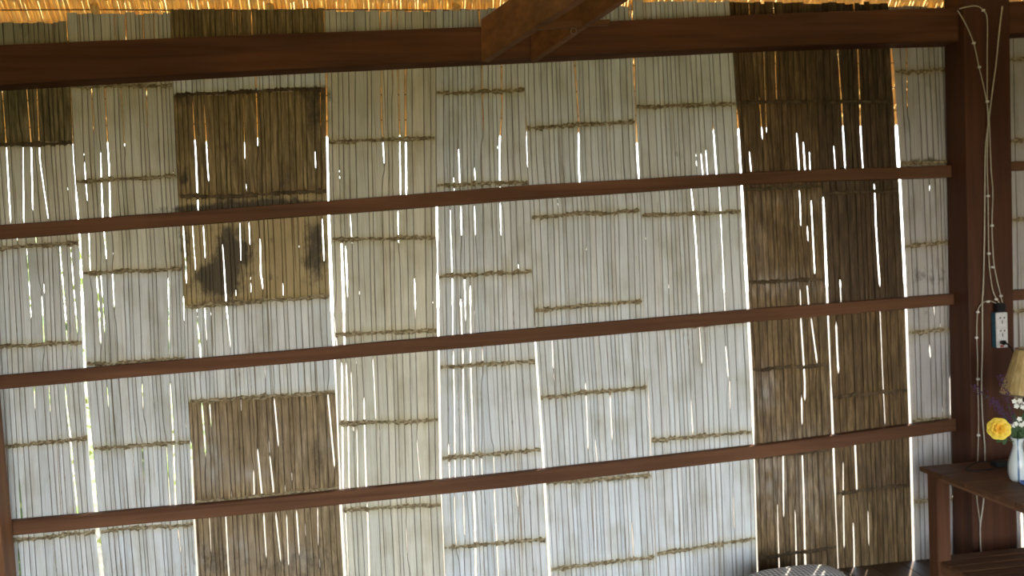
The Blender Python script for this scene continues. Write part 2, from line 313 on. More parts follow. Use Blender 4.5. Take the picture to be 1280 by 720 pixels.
# sheets: n strips, sheet top y, node rows (y at left edge, y at right edge), tones between the nodes, gaps (x,y,w)...
sheets = [
 dict(n=12, top=35, nodes=[(150, 150), (280, 270), (410, 400), (540, 535), (670, 660), (790, 785)], tones=[WHITE]*7, gaps=[], hide=True),
 dict(n=12, top=33, nodes=[(120, 118), (240, 236), (360, 355), (480, 474), (600, 594), (715, 708)], tones=[WHITE]*7, gaps=[]),
 dict(n=15, top=28, nodes=[(66, 62), (182, 179), (313, 303), (434, 428), (559, 548), (677, 664), (796, 780)],
      tones=[(.36, .34, .25), OLIVE, CREAM, WHITE, WHITE, WHITE, WHITE, WHITE],
      gaps=[g((2, 100, 1.5), (8, 190, 2.2), (13, 275, 3.2)), g((33, 105, 2.4), (39, 180, 3), (41, 262, 2.6)), g((46, 105, 1.5), (50, 200, 2), (60, 272, 1.6)),
            g((75, 308, 2), (82, 400, 2.6), (84, 432, 1)), g((88, 305, 1.2), (97, 415, 2)), g((52, 370, 1), (55, 432, 2.4)), g((33, 305, .8), (39, 395, 1.2)),
            g((80, 484, 3), (88, 545, 3.4), (97, 645, 3.6)), g((43, 484, 2), (44, 512, 1)), g((24, 600, 1), (27, 652, 3.4)), g((23, 687, 1.5), (26, 730, 3)),
            g((61, 484, 1.6), (63, 515, 1)), g((29, 180, 1), (30, 276, 2.6)), g((20, 286, 2), (22, 300, 2)), g((45, 296, 3), (46, 308, 1))]),
 dict(n=19, top=17, nodes=[(108, 107), (227, 220), (342, 336), (456, 448), (561, 552), (664, 655), (770, 762)],
      tones=[CREAM, CREAM, CREAM, WHITE, WHITE, WHITE, WHITE, WHITE],
      gaps=[g((157, 22, 3.2), (158, 50, 3)), g((179, 20, 2), (180, 50, 1.5)), g((192, 20, 1.2), (193, 50, 1.2)), g((143, 20, 1.2), (144, 50, 1)),
            g((114, 100, 1.5), (117, 165, 1.2)), g((131, 107, 1.8), (136, 205, 2.6), (138, 274, 3.4)), g((150, 100, 1), (156, 185, 1)), g((183, 97, 1.5), (184, 160, 1)),
            g((106, 205, 2), (109, 250, 1.4)), g((126, 190, 1.2), (129, 274, 4)), g((130, 288, 3), (133, 323, 2.6)), g((111, 290, 1.6), (113, 345, 2)),
            g((121, 345, 2.6), (126, 428, 2.8)), g((126, 340, 1), (131, 415, 2)), g((141, 340, 2), (143, 385, 1)), g((210, 350, 1.4), (212, 442, 2.4)),
            g((178, 480, 2), (179, 512, 1)), g((213, 480, 2.6), (217, 555, 3), (220, 636, 3.4)), g((208, 555, 1), (213, 636, 2)), g((178, 560, 1.6), (180, 604, 1)),
            g((134, 484, 2), (136, 510, 1)), g((222, 655, 2), (226, 690, 1.4))]),
 dict(n=26, top=12, nodes=[(119, 110), (247, 239), (383, 370), (502, 490), (628, 611), (745, 730)],
      tones=[DARK, DARK, TAN, WHITE, BRN, BRN, WHITE], first=(52, WHITE),
      gaps=[g((314, 14, 3), (315, 44, 3.2)), g((291, 14, 1.5), (292, 44, 1.2)), g((301, 14, 1), (301, 44, 1)),
            g((241, 127, 2), (245, 190, 2.8), (248, 262, 3)), g((255, 132, 1.8), (261, 225, 2)), g((320, 92, 2.6), (322, 182, 2)), g((304, 120, .8), (306, 200, .8)),
            g((394, 190, 1.5), (395, 212, 1)), g((400, 100, 1), (401, 160, 1)),
            g((229, 284, 2.8), (233, 352, 2)), g((241, 284, 1.8), (244, 335, 1.4)), g((254, 284, 1.6), (256, 322, 2)), g((300, 280, 1.4), (301, 325, 1.4)),
            g((311, 280, 1.5), (312, 305, 1.5)), g((323, 300, 2), (324, 342, 2)), g((328, 303, 2), (329, 358, 2.4)), g((278, 305, 1), (283, 380, 2), (288, 432, 2.2)),
            g((403, 274, 2.4), (405, 325, 2.4)), g((247, 403, 2.4), (252, 447, 4)), g((256, 385, 1.6), (259, 425, 1.4)),
            g((252, 505, 3), (257, 567, 3)), g((262, 505, 2), (264, 532, 1)), g((343, 500, 2.6), (348, 557, 2)), g((322, 563, 2.6), (328, 626, 3.2)),
            g((337, 570, 2), (343, 622, 3)), g((410, 493, 2.4), (418, 582, 3)), g((330, 643, 3), (333, 695, 2)), g((345, 643, 3), (351, 700, 2)),
            g((371, 640, 3), (374, 692, 2)), g((358, 645, 2), (361, 706, 2)), g((397, 636, 1.6), (398, 682, 1)), g((282, 645, 2.4), (287, 725, 2.4)),
            g((262, 648, 1.2), (264, 690, 1)), g((317, 590, 2.2), (318, 628, 2.4))]),
 dict(n=14, top=14, nodes=[(62, 58), (177, 173), (300, 297), (418, 413), (531, 524), (638, 631), (742, 735)],
      tones=[CREAM]*8,
      gaps=[g((474, 10, 2.6), (475, 36, 2.6)), g((488, 10, 1.8), (489, 36, 1.6)), g((496, 12, 1.2), (497, 36, 1)),
            g((476, 83, 2), (477, 145, 2.6), (480, 204, 1.6)), g((507, 82, 3), (508, 243, 4)), g((497, 82, 1.8), (500, 176, 1.8), (501, 243, 2.8)), g((490, 82, 1), (491, 104, 1)),
            g((427, 302, 4), (431, 432, 4.6)), g((432, 310, 3), (434, 360, 2.4)), g((438, 270, 1.8), (440, 305, 1)), g((497, 264, 2.2), (498, 302, 1.6)), g((518, 350, 1.4), (519, 390, 1.6)),
            g((427, 455, 4), (429, 613, 3.6)), g((433, 455, 2.8), (437, 613, 3)), g((439, 465, 1.6), (442, 540, 1.6)), g((446, 538, 1.8), (448, 613, 2)),
            g((455, 498, 2.8), (458, 614, 3.6)), g((466, 450, 2), (470, 524, 2)), g((521, 550, 1.2), (525, 600, 1.6)), g((432, 635, 2.4), (435, 720, 1.6)),
            g((459, 630, 3), (462, 730, 3.6)), g((508, 660, 1.2), (509, 690, 1)), g((418, 395, 1.5), (421, 435, 2))]),
 dict(n=14, top=12, nodes=[(116, 113), (232, 228), (346, 340), (459, 452), (573, 563), (685, 674), (795, 785)],
      tones=[WHITE]*8,
      gaps=[g((598, 8, 3.6), (600, 32, 2)), g((573, 187, 1.4), (575, 232, 1.8)), g((602, 76, 2), (604, 160, 1.4)), g((627, 74, 3), (628, 135, 2), (625, 172, 2.8), (625, 238, 3)),
            g((567, 224, 2), (568, 238, 2)), g((593, 212, 2), (594, 224, 1.4)),
            g((576, 260, 2.6), (577, 294, 2)), g((593, 258, 1.5), (594, 292, 1.4)), g((625, 256, 2.4), (626, 292, 2.2)), g((563, 262, 1), (565, 340, 1.6), (566, 422, 2.4)),
            g((576, 377, 2.6), (577, 422, 3)), g((588, 358, 2), (589, 422, 2.6)), g((581, 345, 1.6), (582, 400, 2.2)),
            g((567, 440, 2.6), (569, 598, 2.8)), g((578, 438, 2.8), (581, 598, 3)), g((588, 438, 2.8), (592, 575, 2.6), (593, 597, 2)), g((561, 555, 2), (562, 600, 2.6)),
            g((602, 568, 1.5), (603, 596, 1.6)), g((603, 436, 1.6), (604, 455, 1)), g((617, 568, 1.4), (618, 596, 1.4)),
            g((579, 618, 2), (581, 668, 2)), g((593, 616, 4), (595, 730, 4)), g((618, 612, 2.2), (623, 720, 3)), g((568, 620, 1.6), (570, 680, 1.8)), g((645, 608, 1.6), (648, 635, 1))]),
 dict(n=21, top=7, nodes=[(48, 44), (160, 152), (272, 263), (388, 376), (497, 484), (604, 594), (712, 696), (820, 805)],
      tones=[WHITE]*9,
      gaps=[g((718, 70, 2.8), (723, 150, 2.4), (725, 234, 2.6)), g((786, 2, 2.2), (787, 20, 2)), g((690, 425, 2), (691, 460, 2)), g((732, 480, 2), (735, 560, 2.4)),
            g((763, 496, 2), (765, 548, 2.4)), g((744, 550, 1.4), (748, 590, 1.4)), g((790, 655, 1.4), (792, 695, 1.4))]),
 dict(n=18, top=2, nodes=[(28, 22), (134, 130), (270, 265), (410, 401), (551, 540), (692, 674), (815, 805)],
      tones=[WHITE]*8,
      gaps=[g((882, 188, 1.6), (884, 218, 2)), g((891, 155, 2), (895, 218, 3.2)), g((876, 192, 1.4), (878, 218, 2.4)),
            g((864, 237, 2), (870, 307, 2.6), (875, 392, 2.2)), g((899, 235, 2), (903, 310, 2.2), (907, 388, 2.4)), g((874, 408, 1), (877, 453, 2)), g((907, 432, 2), (910, 470, 2.8)),
            g((864, 500, 1.2), (866, 542, 2.2)), g((912, 476, 1.6), (913, 512, 1)), g((916, 618, 1), (918, 660, 1.2))]),
 dict(n=14, top=4, nodes=[(22, 20), (128, 127), (237, 234), (353, 349), (462, 456), (572, 562), (698, 684), (810, 800)],
      tones=[DK2, DK2, DK2, BR7, BR7, BR7, BR7, BR7, BR7],
      gaps=[g((936, 2, 2), (937, 18, 2)), g((966, 2, 1.6), (967, 17, 2)), g((969, 60, 2.4), (971, 125, 2.6)), g((949, 122, 2), (953, 172, 1.8)), g((955, 60, 1.2), (958, 165, 1.2)), g((937, 190, 2), (939, 213, 2)),
            g((996, 168, 2), (999, 213, 3)), g((1004, 178, 2.2), (1006, 213, 2.8)), g((1012, 190, 1.4), (1013, 213, 1.6)), g((1021, 100, 1.6), (1024, 185, 1)),
            g((999, 238, 1.5), (1001, 282, 1.5)), g((1014, 252, 2), (1018, 340, 1.8)), g((1009, 284, 1.4), (1010, 300, 1.4)), g((1009, 358, 2), (1011, 382, 2)), g((1000, 362, 1.4), (1001, 384, 1.4)),
            g((1001, 398, 2.4), (1006, 478, 2.8), (1006, 498, 3.2)), g((1014, 398, 2), (1021, 452, 2.6)), g((1002, 498, 3), (1003, 530, 2)),
            g((979, 570, 3), (980, 645, 2)), g((1003, 568, 2.4), (1007, 712, 3.4)), g((994, 640, 1.6), (996, 712, 2.4)), g((972, 630, 1), (974, 715, 2))]),
 dict(n=13, top=4, nodes=[(20, 18), (128, 127), (242, 238), (388, 384), (497, 487), (617, 606), (730, 716)],
      tones=[DK3, DK3, DK3, DK3, DK2, DK2, BR7, BR7],
      gaps=[g((1067, 0, 2.2), (1068, 16, 2.2)), g((1047, 58, 2.2), (1052, 130, 3), (1056, 210, 2.4)), g((1072, 58, 2.4), (1076, 160, 3), (1079, 212, 1.6)), g((1042, 184, 1.4), (1044, 212, 1.4)),
            g((1093, 232, 2), (1095, 282, 2.6), (1100, 358, 1.6)), g((1050, 350, 2), (1051, 378, 1.4)), g((1045, 405, 2.6), (1048, 465, 3.2)), g((1100, 388, 1.2), (1106, 530, 1)),
            g((1054, 578, 1.4), (1055, 683, 2.4)), g((1069, 552, 3), (1071, 614, 2.6)), g((1067, 655, 2.4), (1068, 715, 2.4)), g((1085, 640, 1.4), (1086, 680, 1.4))]),
 dict(n=15, top=9, nodes=[(90, 86), (206, 200), (308, 299), (416, 409), (527, 517), (627, 618), (735, 725)],
      tones=[GREY]*8,
      gaps=[g((1133, 56, 1.4), (1134, 135, 1.4)), g((1187, 325, 2), (1189, 370, 2.6)), g((1193, 325, 2), (1196, 430, 3), (1197, 455, 2)), g((1188, 378, 2), (1190, 420, 2)), g((1162, 434, 3), (1163, 447, 2.4)),
            g((1181, 640, 3), (1182, 672, 2)), g((1198, 140, 1.4), (1199, 175, 1.4)), g((1187, 470, 1), (1188, 520, 1.2)), g((1167, 372, 1), (1168, 395, 1))]),
 dict(n=13, top=9, nodes=[(75, 70), (178, 172), (276, 270), (390, 385), (500, 494), (606, 600), (720, 712)],
      tones=[GREY]*8, gaps=[g((1277, 640, 5), (1279, 700, 5))]),
 dict(n=13, top=9, nodes=[(95, 90), (200, 195), (310, 300), (420, 410), (530, 520), (640, 630), (750, 740)],
      tones=[GREY]*8, gaps=[]),
]
LABELS = {2: 'pale sheet with one dark olive length at its top', 4: 'widest sheet, its lengths alternating mouldy brown and white', 5: 'creamy sheet with bright gaps down its left side',
          9: 'weathered brown sheet at the left of the dark pair', 10: 'darkest brown sheet with a bright gap on each side', 11: 'narrow grey sheet against the post'}
# mould blobs in pixels: x, y, rx, ry, amount
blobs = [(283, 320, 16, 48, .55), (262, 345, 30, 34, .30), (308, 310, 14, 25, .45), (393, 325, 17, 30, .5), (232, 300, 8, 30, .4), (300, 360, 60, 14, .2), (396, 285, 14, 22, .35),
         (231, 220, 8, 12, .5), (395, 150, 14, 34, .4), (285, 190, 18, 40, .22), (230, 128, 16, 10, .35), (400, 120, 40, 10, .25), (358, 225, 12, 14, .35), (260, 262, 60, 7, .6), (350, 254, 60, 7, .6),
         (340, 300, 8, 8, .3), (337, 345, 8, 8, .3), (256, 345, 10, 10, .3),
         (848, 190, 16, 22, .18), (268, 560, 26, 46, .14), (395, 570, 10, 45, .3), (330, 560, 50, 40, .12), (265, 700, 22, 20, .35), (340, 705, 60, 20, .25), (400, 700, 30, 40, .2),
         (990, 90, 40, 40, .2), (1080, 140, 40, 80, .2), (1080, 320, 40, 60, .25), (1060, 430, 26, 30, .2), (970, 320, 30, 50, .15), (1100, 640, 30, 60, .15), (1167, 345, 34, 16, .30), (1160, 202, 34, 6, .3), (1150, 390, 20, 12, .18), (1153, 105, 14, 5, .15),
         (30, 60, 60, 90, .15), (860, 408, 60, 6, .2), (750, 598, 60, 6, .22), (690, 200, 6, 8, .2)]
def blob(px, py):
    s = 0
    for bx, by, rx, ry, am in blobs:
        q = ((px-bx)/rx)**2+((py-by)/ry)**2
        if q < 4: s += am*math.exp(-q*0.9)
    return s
pale = [(262, 575, 20, 34, .55), (300, 592, 34, 12, .3), (255, 700, 12, 20, .3), (300, 690, 26, 26, .35), (370, 700, 26, 22, .3), (410, 560, 8, 18, .2), (975, 355, 46, 14, .3), (948, 300, 12, 60, .12),
        (955, 490, 16, 26, .35), (960, 600, 26, 40, .28), (1010, 610, 30, 60, .18), (1000, 250, 30, 8, .15), (985, 545, 40, 14, .1), (1105, 600, 30, 40, .06), (340, 560, 60, 40, .08)]
def paleness(px, py):
    q = 0
    for bx, by, rx, ry, am in pale:
        d = ((px-bx)/rx)**2+((py-by)/ry)**2
        if d < 4: q += am*math.exp(-d)*(.7+.9*noise.noise(Vector((px*.16, py*.07, 2))))
    return min(1, max(0, q))
STEP = 4.0; YBOT = -0.06
def sheet(j, S):
    L, Rr = bnd[j], bnd[j+1]; n = S['n']; rnd = random.Random(100+j)
    x0 = lerp(L, 360); x1 = lerp(Rr, 360)
    # strip boundaries as fractions, snapped to the gaps
    ws = [rnd.uniform(.55, 1.5) for _ in range(n)]; tot = sum(ws); t = [0]
    for q in ws: t.append(t[-1]+q/tot)
    def frac(px, py): return (px-lerp(L, py))/(lerp(Rr, py)-lerp(L, py))
    W = x1-x0
    lines = [dict(t=tk, gaps=[]) for tk in t]
    for gp in S['gaps']:
        mt = sum(frac(p[0], p[1]) for p in gp)/len(gp)
        best = min(lines[1:-1], key=lambda l: abs(l['t']-mt))
        if abs(best['t']-mt)*W > 4.0 and min(abs(l['t']-mt) for l in lines)*W > 2.4 and 0.01 < mt < .99:
            best = dict(t=mt, gaps=[]); lines.append(best); lines.sort(key=lambda l: l['t'])
        elif not best['gaps']: best['t'] = mt
        best['gaps'].append(gp)
    # drop slivers thinner than 3 px that carry no gap
    keep = [lines[0]]
    for l in lines[1:-1]:
        if (l['t']-keep[-1]['t'])*W < 3.6:
            if l['gaps'] and not keep[-1]['gaps'] and len(keep) > 1: keep[-1] = l
            elif l['gaps'] and len(keep) > 1: keep[-1]['gaps'] += l['gaps']
            continue
        if (1-l['t'])*W < 3.4 and not l['gaps']: continue
        keep.append(l)
    keep.append(lines[-1]); lines = keep
    # little random leaks, commoner at the left and in the middle of the wall
    for l in lines[1:-1]:
        k = {9: .02, 10: .02, 2: .3, 3: .3, 4: .25, 5: .22, 6: .3, 7: .12, 8: .12}.get(j, .08)
        l['leaks'] = []
        y = 110
        while y < 760:
            y += rnd.uniform(25, 120)
            if rnd.random() < k*.8: l['leaks'].append((y, rnd.uniform(10, 50), rnd.uniform(.45, .9)))
    def line_x(k, py):
        l = lines[k]; lx = lerp(L, py); wx = lerp(Rr, py)-lx
        base = lx+l['t']*wx
        # bend the crack on to its measured gaps
        if k not in (0, len(lines)-1):
            num = den = 0
            for gp in l['gaps']:
                a, b = gp[0][1], gp[-1][1]
                ref = clampi([(p[1], p[0]-(lerp(L, p[1])+l['t']*(lerp(Rr, p[1])-lerp(L, p[1])))) for p in gp], py)
                dy = max(0, a-py, py-b); wt = 1.0/(1.0+(dy/6.0)**2); num += ref*wt; den += wt
            if den: base += max(-3.5, min(3.5, num/max(den, .25)))
            base += 0.7*noise.noise(Vector((k*3.1+j*17, py*.012, 0)))
        return base
    def gap_w(k, py):
        if k == 0: return (.60 if py < 330 else .70)*clampi(bgap[j], py) if j in bgap else .24
        if k == len(lines)-1: return (.60 if py < 330 else .70)*clampi(bgap[j+1], py) if j+1 in bgap else .24
        wmax = 0
        for gp in lines[k]['gaps']:
            a, b = gp[0][1], gp[-1][1]
            if a-3 <= py <= b+3:
                e = min(1, (py-a+3)/6, (b+3-py)/6)
                wmax = max(wmax, clampi([(p[1], p[2]) for p in gp], py)*e*(0.92+.25*noise.noise(Vector((py*.11, k+j*9, 3)))))
        for (yy, ln, am) in lines[k]['leaks']:
            if yy <= py <= yy+ln: wmax = max(wmax, am*math.sin(math.pi*(py-yy)/ln)*(0.6+.8*noise.noise(Vector((py*.2, k, j)))))
        return max(0, wmax)*(.50 if py < 330 else .70)
    top = S['top']; nodes = S['nodes']
    ybot_px = 900
    # bottom pixel row where z reaches the floor
    base = at((x0+x1)/2, 700); base.z = 0
    sh = empty('bamboo_sheet', base, wall)
    if j in LABELS: sh['label'] = LABELS[j]
    ys = []; y = top
    while y < ybot_px: ys.append(y); y += STEP
    def tone(px, py):
        u = min(1, max(0, frac(px, py)))
        i = 0
        dn = 1e9
        for a, b in nodes:
            ny = a+(b-a)*u
            if py > ny: i += 1
            dn = min(dn, abs(py-ny))
        c = S['tones'][min(i, len(S['tones'])-1)]
        if 'first' in S and i == 0 and py > S['first'][0]: c = S['first'][1]
        if 1 <= i <= len(nodes):
            pass
        return c, dn
    for k in range(len(lines)-1):
        dep = rnd.uniform(-.0018, .0018); tint = rnd.uniform(.90, 1.08); warm = rnd.uniform(-.02, .02)
        verts = []; faces = []; cols = []; dirts = []; rows = 0
        jt = rnd.uniform(-2.0, 1.5)
        for yi, py in enumerate(ys):
            if yi == 0: py += jt
            xl, xr = line_x(k, py), line_x(k+1, py)
            gl, gr = gap_w(k, py), gap_w(k+1, py)
            # closed cracks overlap by a hair; open ones part
            xa = xl+(gl/2 if gl > .25 else -.12); xb = xr-(gr/2 if gr > .25 else -.12)
            if xb-xa < 1.2: m_ = (xa+xb)/2; xa, xb = m_-.6, m_+.6
            gv = min(.78, (xb-xa)*.13)
            stop = False
            pts = [at(xa, py, .003), at(xa, py, -.001+dep*.3), at(xa+gv, py, -.0062+dep), at((xa+xb)/2, py, -.0068+dep), at(xb-gv, py, -.0062+dep), at(xb, py, -.001+dep*.3), at(xb, py, .003)]
            if pts[0].z < YBOT:
                for p in pts: p.z = YBOT
                stop = True
            c, dn = tone((xa+xb)/2, py)
            hz = 9.5+5*noise.noise(Vector((xa*.11, j*5, py*.02))); stain = max(0, 1-dn/hz)
            cc = [c[i]*tint*(1-stain*(.20, .26, .44)[i]) for i in range(3)]; cc[0] += warm*c[0]; cc[2] -= warm*c[2]
            pq = paleness((xa+xb)/2, py); cc = [cc[i]+((.50, .49, .47)[i]-cc[i])*pq for i in range(3)]
            cm = .5*c[0]/.6+.5
            ed = (EDGE[0]*cm, EDGE[1]*cm, EDGE[2]*cm)
            rd = [ed, ed, cc, cc, cc, ed, ed]
            for q in range(7):
                verts.append(pts[q]); cols.append((*rd[q], 1))
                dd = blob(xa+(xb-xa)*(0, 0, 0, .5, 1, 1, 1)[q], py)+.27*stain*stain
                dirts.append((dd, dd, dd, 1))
            if rows:
                a = (rows-1)*7; b = rows*7
                for q in range(7): faces.append((a+q, a+(q+1) % 7, b+(q+1) % 7, b+q))
            rows += 1
            if stop: break
        faces.append(tuple(range(6, -1, -1))); faces.append(tuple(range((rows-1)*7, rows*7)))
        off = base
        me = bpy.data.meshes.new('bamboo_strip'); me.from_pydata([v-off for v in verts], [], faces)
        ca = me.color_attributes.new('tone', 'FLOAT_COLOR', 'POINT'); ca.data.foreach_set('color', [q for c in cols for q in c])
        cb = me.color_attributes.new('dirt', 'FLOAT_COLOR', 'POINT'); cb.data.foreach_set('color', [q for c in dirts for q in c])
        me.materials.append(M['bamboo']); me.update()
        o = bpy.data.objects.new('bamboo_strip', me); COL.objects.link(o); o.parent = sh
    # node ridges: ragged raised bands across the sheet
    for (a, b) in nodes:
        bm = bmesh.new(); rows = []
        steps = max(8, int((lerp(Rr, a)-lerp(L, a))/2.2)); z0 = rnd.uniform(0, 99)
        amp = rnd.uniform(1.2, 2.6)
        for i in range(steps+1):
            u = i/steps; py = a+(b-a)*u+amp*noise.noise(Vector((u*3.5, z0, 0)))+.8*noise.noise(Vector((u*30, z0, 4)))
            px = lerp(L, py)+(lerp(Rr, py)-lerp(L, py))*(.012+.976*u)
            for bi in (j, j+1):
                if bi in bgap:
                    edge = lerp(bnd[bi], py); gw = clampi(bgap[bi], py)/2+.3
                    if bi == j: px = max(px, edge+gw)
                    else: px = min(px, edge-gw)
            h = 3.4+1.8*noise.noise(Vector((u*24, z0, 7)))+rnd.uniform(-1.3, 1.3); h2 = 3.4+1.9*noise.noise(Vector((u*28, z0, 21)))+rnd.uniform(-1.3, 1.3)
            if j in (9, 10): h *= .8; h2 *= .8
            rise = .0090+.002*noise.noise(Vector((u*20, z0, 12)))
            rows.append([bm.verts.new(p) for p in (at(px, py-h, -.004), at(px, py-h*.35, -rise), at(px, py+h2*.3, -rise*1.02), at(px, py+h2, -.004), at(px, py, .002))])
        for r0, r1 in zip(rows, rows[1:]):
            for q in range(5): bm.faces.new((r0[q], r0[(q+1) % 5], r1[(q+1) % 5], r1[q]))
        bm.faces.new(rows[0]); bm.faces.new(rows[-1][::-1])
        if rows[0][0].co.z < -.02: bm.free(); continue
        obj('node_ridge', bm, M['dark_node'] if j in (9, 10) or (j == 4 and a < 300) or (j == 2 and a < 200) else M['node'], sh)
for j, S in enumerate(sheets):
    sheet(j, S)

# rails in front of the sheets: (x, top, bottom)
def rail(name, pts, yf, yb, mat, parent=None, label=None, under=0):
    secs = []
    P = []
    for i in range(len(pts)-1):
        for q in range(8):
            f = q/8; P.append(tuple(pts[i][m]+(pts[i+1][m]-pts[i][m])*f for m in range(3)))
    P.append(pts[-1])
    for i, (px, ty, by) in enumerate(P):
        wz = .5*noise.noise(Vector((px*.01, ty*.01, 5)))
        T, B = at(px, ty+wz, yf), at(px, by+wz, yf)
        secs.append([(T.x, T.y+.003, T.z), (T.x, T.y, T.z-.003), (B.x, B.y, B.z+.003), (B.x, B.y+.003, B.z), (B.x, yb, B.z), (T.x, yb, T.z)])
    bm = beam_mesh(secs)
    if parent: return obj(name, bm, mat, parent)
    b = Vector(secs[0][0]); return obj(name, bm, mat, None, base=b)
for pts, lab in (([(-150, 291, 310), (0, 281, 299), (320, 258, 275), (640, 233, 251), (960, 214, 229), (1200, 206, 221)], 'topmost of the rails nailed across the bamboo'),
            ([(-150, 484, 501), (0, 470, 487), (320, 442, 458), (640, 413, 430), (960, 385, 401), (1208, 366, 380)], 'middle rail across the bamboo'),
            ([(-30, 656, 674), (15, 652, 670), (320, 625, 642), (640, 592, 609), (960, 556, 572), (1208, 522, 537)], 'lowest rail in view across the bamboo'),
            ([(1262, 202, 213), (1480, 196, 207)], None), ([(1264, 363, 376), (1480, 350, 362)], None), ([(1264, 512, 526), (1480, 495, 508)], None)):
    o = rail('rail', pts, -.052, -.0145, M['rail'], wall)
    if lab: o['label'] = lab
tb = rail('tie_beam', [(-150, 63, 115), (0, 56, 106), (320, 43, 88), (640, 32, 73), (960, 17, 57.5), (1198, 9, 51.5)], -.13, -.0165, M['beam'])
tag(tb, 'heavy dark brown beam running along the top of the bamboo wall', 'beam', kind='structure')
tb2 = rail('tie_beam', [(1262, 2, 42), (1480, -8, 30)], -.13, -.0165, M['beam'])
tag(tb2, 'short stretch of dark beam right of the wide post', 'beam', kind='structure')

# wide post on the right
def post(pl, pr, yf, yb, z1, mat, name, split=None):
    """pl, pr: (top px, top py, bottom px, bottom py) of left / right edge on the plane yf"""
    a0, a1 = at(pl[0], pl[1], yf), at(pl[2], pl[3], yf); b0, b1 = at(pr[0], pr[1], yf), at(pr[2], pr[3], yf)
    def ext(p, q, z): t = (z-p.z)/(q.z-p.z); return p+(q-p)*t
    zs = [0, .3, .6, .9, 1.2, 1.5, 1.8, 2.1, 2.4, z1]; secs = []
    e = .004
    for z in zs:
        l, r = ext(a0, a1, z), ext(b0, b1, z)
        secs.append([(l.x, yf+e, z), (l.x+e, yf, z), (r.x-e, yf, z), (r.x, yf+e, z), (r.x, yb, z), (l.x, yb, z)])
    return obj(name, beam_mesh(secs), mat, None, base=Vector(((secs[0][0][0]+secs[0][2][0])/2, yf, 0)))
pr = post((1206, 60, 1216, 650), (1263, 60, 1271, 650), -.165, -.017, 2.95, M['post'], 'post')
tag(pr, 'wide dark wooden post on the right with white cords hanging down it', 'post', kind='structure')
ple = post((-125, 0, -56, 720), (-60, 0, 6, 720), -.17, -.06, 2.75, M['left_post'], 'post')
tag(ple, 'leaning reddish post in the bottom left corner', 'post', kind='structure')

# two braces that come down on to the beam, with a cleat and a ring
def timber(p0, p1, wdt, hgt, mat, name, label, cat='brace'):
    p0, p1 = Vector(p0), Vector(p1); d = (p1-p0).normalized(); side = d.cross(Vector((0, 0, 1))).normalized(); up = side.cross(d)
    if up.z < 0: up = -up
    secs = []
    for p in (p0, p1):
        secs.append([p+side*wdt/2+up*hgt/2, p-side*wdt/2+up*hgt/2, p-side*wdt/2-up*hgt/2, p+side*wdt/2-up*hgt/2])
    bm = beam_mesh(secs); bmesh.ops.bevel(bm, geom=bm.edges[:], offset=.003, segments=1, affect='EDGES')
    return tag(obj(name, bm, mat, None, base=p0), label, cat)
def prism(front, yf, dvec, mat, name, label, cat, kind=None, parent=None):
    """a board whose outline lies on the plane y = yf, thickened along dvec"""
    bm = bmesh.new(); A = [bm.verts.new(at(px, py, yf)) for px, py in front]; B = [bm.verts.new(v.co+Vector(dvec)) for v in A]
    bm.faces.new(A); bm.faces.new(B[::-1]); k = len(A)
    for i in range(k): bm.faces.new((A[i], B[i], B[(i+1) % k], A[(i+1) % k]))
    bmesh.ops.bevel(bm, geom=bm.edges[:], offset=.002, segments=1, affect='EDGES')
    return tag(obj(name, bm, mat, parent, base=at(front[0][0], front[0][1], yf)), label, cat, kind=kind)
def quadbrace(near, far, th, mat, label):
    """four-sided timber: end outline (top, bottom) at the beam and at its far end; th pushes the hidden side right"""
    (t0, b0, y0), (t1, b1, y1) = near, far
    T0, B0, B1 = at(*t0, y0), at(*b0, y0), at(*b1, y1); T1 = B1+(T0-B0)
    d = (T1-T0).normalized(); side = d.cross(Vector((0, 0, 1))).normalized()
    if side.x < 0: side = -side
    o = side*th
    secs = [[T0, B0, B0+o, T0+o], [T1, B1, B1+o, T1+o]]
    bm = beam_mesh(secs); bmesh.ops.bevel(bm, geom=bm.edges[:], offset=.003, segments=1, affect='EDGES')
    return tag(obj('rafter_brace', bm, mat, None, base=T0), label, 'brace', 'slanting braces meeting the top beam')
quadbrace(((601, 24), (601, 77), -.135), ((664, -62), (770, -32), -.80), .045, M['brace'], 'left and nearer of the two slanting timbers meeting the top beam')
quadbrace(((663, 30), (663, 77), -.135), ((756, -50), (800, -16), -.70), .035, M['brace'], 'right-hand slanting timber meeting the top beam, behind the nearer one')
prism([(672, 27), (762, 24), (762, 31), (672, 37)], -.42, (0, .03, .004), M['brace'], 'cleat', 'short flat cleat nailed across the two slanting timbers', 'cleat')
bm = bmesh.new(); c = at(717, 39, -.45)
tube(bm, [c+Vector((.012*math.cos(a), 0, .013*math.sin(a))) for a in [i*math.pi/8 for i in range(17)]], .0014, 5)
tag(obj('ring_hook', bm, M['metal'], None, True, base=c), 'tiny metal ring hanging beneath the cleat', 'hook')

